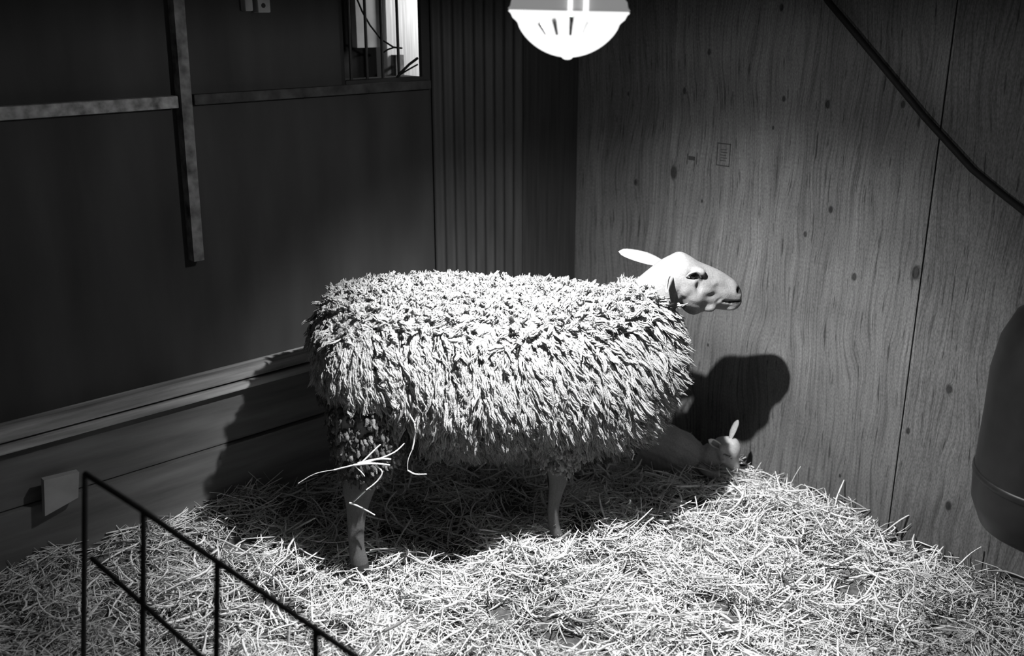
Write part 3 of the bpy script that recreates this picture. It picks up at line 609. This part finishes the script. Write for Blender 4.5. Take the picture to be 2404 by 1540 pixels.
wisp('straw_wisp', 'thin straight straw hanging under the ewe\'s chest above the lamb\'s back', [([(1512, 1000, -.10), (1511, 1020, -.10), (1509, 1032, -.10)], .002)], .002)
# ---------------------------------------------------------------- the lamb, lying by the plywood
LPX = np.array([.585, 2.86, 0.]); LPS = math.radians(-12.)
ls = np.array([math.cos(LPS), math.sin(LPS), 0]); ln = np.array([-math.sin(LPS), math.cos(LPS), 0])
def ll(x, y, off=0.):
    P = onplane(x, y, LPX+ln*off, ln); v = P-LPX; return np.array([v @ ls, off, P[2]])
lm = empty('lamb', tuple(LPX), LPS); tag(lm, 'small white lamb resting on the straw beside the plywood wall', 'lamb')
b = MB()
def lsec(rows, offc=0.):
    R_ = []
    for xt, yt, xb, yb, hw, oc in rows:
        T = ll(xt, yt, oc); B = ll(xb, yb, oc); R_.append([T[0], T[2], B[0], B[2], hw, oc])
    out = []
    for q in spline(R_, 4):
        T = np.array([q[0], q[5], q[1]]); B = np.array([q[2], q[5], q[3]]); out.append(((T+B)/2, (T-B)/2, np.array([0, max(q[4], .003), 0])))
    return out
loft_mb(b, lsec([(1492, 1030, 1495, 1090, .02, 0), (1505, 1008, 1505, 1110, .05, 0), (1535, 997, 1530, 1118, .062, 0), (1570, 999, 1565, 1122, .066, 0), (1605, 1013, 1600, 1122, .060, 0), (1632, 1030, 1628, 1120, .05, 0), (1650, 1050, 1648, 1112, .035, 0), (1660, 1070, 1658, 1100, .015, 0)]))
loft_mb(b, lsec([(1625, 1050, 1640, 1115, .035, 0), (1655, 1045, 1668, 1108, .030, -.01), (1680, 1035, 1690, 1095, .026, -.015), (1700, 1035, 1705, 1080, .024, -.02)]))
# head: rows go from the crown down the face to the muzzle
hd = [(1676, 1034, 1712, 1030, .028), (1678, 1042, 1730, 1033, .036), (1680, 1055, 1739, 1047, .038), (1683, 1068, 1739, 1060, .035), (1688, 1078, 1736, 1072, .029), (1697, 1088, 1735, 1084, .022), (1712, 1098, 1737, 1096, .018), (1719, 1106, 1736, 1104, .012)]
R_ = []
for xl, yl, xr, yr, hw in hd:
    A = ll(xl, yl, -.03); B = ll(xr, yr, -.03); R_.append([A[0], A[2], B[0], B[2], hw])
hs = []
for q in spline(R_, 4):
    A = np.array([q[0], -.03, q[1]]); B = np.array([q[2], -.03, q[3]]); hs.append(((A+B)/2, (B-A)/2, np.array([0, q[4], 0])))
loft_mb(b, hs)
c = ll(1700, 1052, -.055); ell(b, c, (.018, .012, .012)); c = ll(1697, 1078, -.048); ell(b, c, (.012, .012, .012))
# folded fore leg
for pts, r in (([ll(1640, 1095, -.05), ll(1665, 1112, -.07), ll(1690, 1114, -.075)], .012), ([ll(1600, 1090, -.05), ll(1590, 1118, -.07), ll(1625, 1122, -.08)], .014)):
    b.tube([tuple(p) for p in spline(pts, 5)], r, 12)
LV, LN, LF = evaluated(b, .0035, 3)
LV += LN*(waves(LV[:, 0]*1.+LV[:, 1], LV[:, 2]+LV[:, 1]*.4, 31, 4, 110., .0016)*(LV[:, 0] < ll(1660, 1060)[0]))[:, None]
LC = np.full(len(LV), .42)
def lpush(c, r, amt):
    d = np.linalg.norm((LV-np.array(c))/np.asarray(r), axis=1); LV[:] += -LN*(amt*np.exp(-d*d*1.8))[:, None]
def lpaint(c, r, val, soft=.4):
    d = np.linalg.norm((LV-np.array(c))/np.asarray(r), axis=1); w_ = np.clip((1-d)/soft, 0, 1); LC[:] = LC*(1-w_)+val*w_
for x, y, r_, a_ in ((1702, 1065, .006, .004), (1707, 1068, .007, .005), (1713, 1070, .006, .004), (1717, 1076, .005, .003)):
    q = ll(x, y, -.06); lpush(q, (r_, .03, r_*.7), a_); lpaint(q, (r_*.9, .03, r_*.5), .05)
q = ll(1733, 1102, -.04); lpaint(q, (.008, .03, .006), .18)
lb = ll(1716, 1030, -.025); lt = ll(1733, 986, -.005)
LE1, LG1 = ear(lb, lt, .013, (-.4, -.7, .2), .8, .0022)
rb = ll(1692, 1050, -.052); rt = ll(1663, 1032, -.085)
LE2, LG2 = ear(rb, rt, .0165, (.35, -.9, .2), 1.0, .0022)
lc2 = np.full(len(LE2), .60); lc2[[i*11+j for i in range(2, 10) for j in range(3, 8)]] = .16
off = len(LV); V = np.concatenate([LV, LE1, LE2]); Fs = list(LF)+[tuple(q+off for q in f) for f in LG1]+[tuple(q+off+len(LE1) for q in f) for f in LG2]
mesh_obj('body', V, Fs, m_skin, lm, True, np.concatenate([LC, np.full(len(LE1), .30), lc2]))
for sg in (-1, 1):
    q = ll(1708, 1067, -.058); b = MB(); b.lathe([(.0001, -.005)]+[(.005*math.cos(t), .005*math.sin(t)) for t in np.linspace(-1.4, 1.4, 9)]+[(.0001, .005)], 16, (q[0], -.03+.027*sg, q[2])); b.build('eye', m_eye, lm, True)

# ---------------------------------------------------------------- the heat lamp
def emat(name, e, t, rough=.5):
    m = bpy.data.materials.new(name); m.use_nodes = True; nt = m.node_tree; nt.nodes.clear(); out = nd(nt, 'ShaderNodeOutputMaterial')
    tr = nd(nt, 'ShaderNodeBsdfTransparent'); tr.inputs[0].default_value = (1, 1, 1, 1); em = nd(nt, 'ShaderNodeEmission'); em.inputs[1].default_value = e; mx = nd(nt, 'ShaderNodeMixShader'); mx.inputs[0].default_value = 1-t
    nt.links.new(tr.outputs[0], mx.inputs[1]); nt.links.new(em.outputs[0], mx.inputs[2]); nt.links.new(mx.outputs[0], out.inputs[0]); return m
m_bowl = emat('glowing_clear_bowl', 4.6, .86); m_bowl2 = emat('glowing_ribbed_bowl_band', 1.9, .60); m_collar = emat('glowing_frosted_collar', 1.6, .50); m_bulb = emat('lit_bulb', 6., .3)
m_shade = simple('grey_lamp_shade', .45, .5, 20, .1, .05)
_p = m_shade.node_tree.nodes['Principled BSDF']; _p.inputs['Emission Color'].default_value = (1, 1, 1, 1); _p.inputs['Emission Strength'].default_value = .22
la = empty('heat_lamp', tuple(LAMP)); la.rotation_euler = (0, math.radians(1.2), 0)
tag(la, 'glowing round heat lamp hanging above the ewe at the top of the picture', 'lamp')
R1 = .1155
b = MB(); b.lathe([(R1, -.001), (R1+.001, .001), (R1-.003, .006), (R1-.005, .016), (R1-.012, .024), (R1-.036, .040), (.045, .066), (.030, .085), (.028, .11), (.024, .11), (.026, .083), (.042, .062), (R1-.043, .041), (R1-.022, .026), (R1-.012, .014), (R1-.006, .003), (R1-.004, -.001), (R1, -.001)], 96)
b.build('shade', m_shade, la, True)
b = MB(); b.lathe([(R1-.001, -.0015), (R1+.0005, -.004), (R1-.004, -.008), (R1-.008, -.016), (R1-.015, -.022), (.0975, -.0255)], 96); b.build('collar', m_collar, la, True)
prof = []
def bz(r): return -.0255-(.0875-.0255)*(1-(r/.0975)**2)**.72
def bowl(r0, r1, nn): return [(r, bz(r)) for r in np.linspace(r0, r1, nn)]
b = MB(); b.lathe(bowl(.0975, .082, 8), 96); b.build('bowl_band', m_bowl2, la, True)
b = MB(); b.lathe(bowl(.082, .009, 36), 96); bo = b.build('bowl', m_bowl, la, True)
b = MB(); b.lathe([(.0001, -.092), (.005, -.0915), (.009, -.0895), (.011, -.0865), (.009, -.084)], 32); b.build('tip', m_collar, la, True)
# vent slots of the guard: dark slim bars where one looks between the ribs
m_slot = simple('grey_guard_slot', .10, .6, 30, .2, .1)
for i, (px, y0, y1, wd) in enumerate(((1271, 49, 70, .0034), (1300, 41, 70, .0044), (1335, 33, 70, .0044), (1368, 44, 66, .0008))):
    r_ = ray(px, 55); ph = math.atan2(-1.0, (px-1336)/FPX*2.1/.075*1.)
    sx_ = (px-1336)/FPX*2.09; V = []
    zt = -(y0-22)/FPX*2.09*1.0; zb = -(y1-22)/FPX*2.09
    b = MB(); pts = []
    for t in np.linspace(0, 1, 5):
        z = zt*(1-t)+zb*t; xx = sx_*(1-.22*t)
        zz = max(min((-z-.0255)/(.0875-.0255), .98), 0); rr = .0975*math.sqrt(max(1-zz**(1/.72), .02)); rr = rr if z < -.0255 else .0985+(.012 if z > -.02 else .004)
        pts.append((xx, -math.sqrt(max(rr*rr-xx*xx, 1e-5))-.0012, z))
    b.tube(pts, [wd*(1-.45*t) for t in np.linspace(0, 1, 5)], 6); b.build('guard_slot', m_slot, la)
# hanger posts on the front of the shade
for px, wd in ((1331, .0045), (1363, .0050)):
    x_ = (px-1336)/FPX*2.09
    b = MB(); b.tube([(x_, -.117, -.003), (x_, -.119, .008), (x_, -.114, .022), (x_*.9, -.085, .046)], wd, 12); b.build('clip', m_collar, la, True)
b = MB(); b.lathe([(.0001, .055), (.014, .05), (.02, .035), (.034, .022), (.038, .014), (.030, .011), (.0001, .0105)], 32); b.build('bulb', m_bulb, la, True)
b = MB(); b.tube([(0, 0, .10), (0, 0, .30), (.004, 0, .77)], .004, 8); b.build('cord', m_rope, la, True)

# ---------------------------------------------------------------- things at the right: slanting cable, black bucket
def wr3(x, y, out_): s, z = wallR(x, y); P = CORNER+dR*s-nRw*out_; return (P[0], P[1], z)
b = MB(); b.tube([wr3(1900, -75, .02), wr3(1955, 5, .02), wr3(2060, 130, .02), wr3(2180, 275, .02), wr3(2290, 395, .02), wr3(2350, 445, .02), wr3(2420, 500, .02), wr3(2560, 590, .02)], .0085, 10)
tag(b.build('slanting_cable', m_rope, None, True), 'black cable slanting down across the upper right plywood', 'cable')
s0, zt = wallR(2475, 560); zb = wallR(2404, 1255)[1]
bc = CORNER+dR*(s0+.175)-nRw*.205
bk = empty('water_drum', (bc[0], bc[1], 0)); tag(bk, 'tall black rubber drum hanging on the plywood at the right edge', 'drum')
rB = .19; zt = .90; z0 = .335
b = MB(); b.lathe([(.0001, z0), (rB*.60, z0), (rB*.86, z0+.03), (rB*.98, z0+.085), (rB, z0+.13), (rB*.985, z0+.30), (rB*.99, zt-.16), (rB*.93, zt-.08), (rB*.80, zt-.02), (rB*.55, zt+.02), (rB*.3, zt+.03), (.0001, zt+.03)], 64); b.build('barrel', m_rubber, bk, True)
b = MB(); b.lathe([(rB*1.0, z0+.15), (rB*1.015, z0+.153), (rB*1.015, z0+.165), (rB*1.0, z0+.168)], 64); b.build('rib', m_rubber, bk, True)
bx = -nRw
v0 = nRw*(rB*.9)
for zz_ in (.55, .75):
    b = MB(); b.tube([tuple(np.array([v0[0], v0[1], zz_])), tuple(np.array([nRw[0]*.207, nRw[1]*.207, zz_]))], .02, 8); b.build('wall_bracket', m_iron, bk)

# ---------------------------------------------------------------- foreground hurdle (iron)
hA = onplane(200, 1112, (0, 1.58, 0), np.array([0, 1., 0])); hB = onplane(840, 1545, (0, 1.07, 0), np.array([0, 1., 0]))
hu = empty('iron_hurdle', tuple(np.array([hA[0], hA[1], 0.]))); tag(hu, 'black iron pen hurdle running out of the lower left foreground', 'fence')
hn = np.cross(hB-hA, np.array([0, 0, 1.])); hn /= np.linalg.norm(hn)
def hp(x, y): return onplane(x, y, hA, hn)
def hrel(P): return tuple(np.asarray(P)-np.array([hA[0], hA[1], 0.]))
def hbar(name, pts, r): b = MB(); b.tube([hrel(p) for p in pts], r, 10); return b.build(name, m_iron, hu, True)
e_ = (hB-hA); hbar('top_rail', [hA, hp(330, 1195), hp(420, 1258), hp(505, 1315), hA+e_, hA+e_*1.35], .0052)
g1, g2 = hp(215, 1310), hp(460, 1530); hbar('lower_rail', [g1, g2, g1+(g2-g1)*2.6], .0048)
for xt, yt, xb in ((200, 1112, 196), (337, 1200, 335), (510, 1318, 508), (740, 1478, 742)):
    T_ = hp(xt, yt); B_ = hp(xb, 1545) if yt < 1400 else hp(xb, 1600); d_ = (B_-T_)/np.linalg.norm(B_-T_); k_ = (T_[2]-.08)/-d_[2]; hbar('upright', [T_, T_+d_*k_*.5, T_+d_*k_], .0052)
# pale panel added to stand for a patch of light at the left
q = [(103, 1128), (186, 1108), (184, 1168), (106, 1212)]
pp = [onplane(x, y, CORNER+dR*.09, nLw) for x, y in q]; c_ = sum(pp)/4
bb = empty('light_patch_panel', (c_[0], c_[1], c_[2])); 
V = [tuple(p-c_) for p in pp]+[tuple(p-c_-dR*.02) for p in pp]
o = mesh_obj('face', V, [(0, 1, 2, 3), (7, 6, 5, 4), (0, 4, 5, 1), (1, 5, 6, 2), (2, 6, 7, 3), (3, 7, 4, 0)], m_grey, None); bpy.data.objects.remove(bb); o.location = c_; o.name = 'light_patch_panel'
tag(o, 'pale square panel standing in for a light patch on the kick board at the far left', 'board')
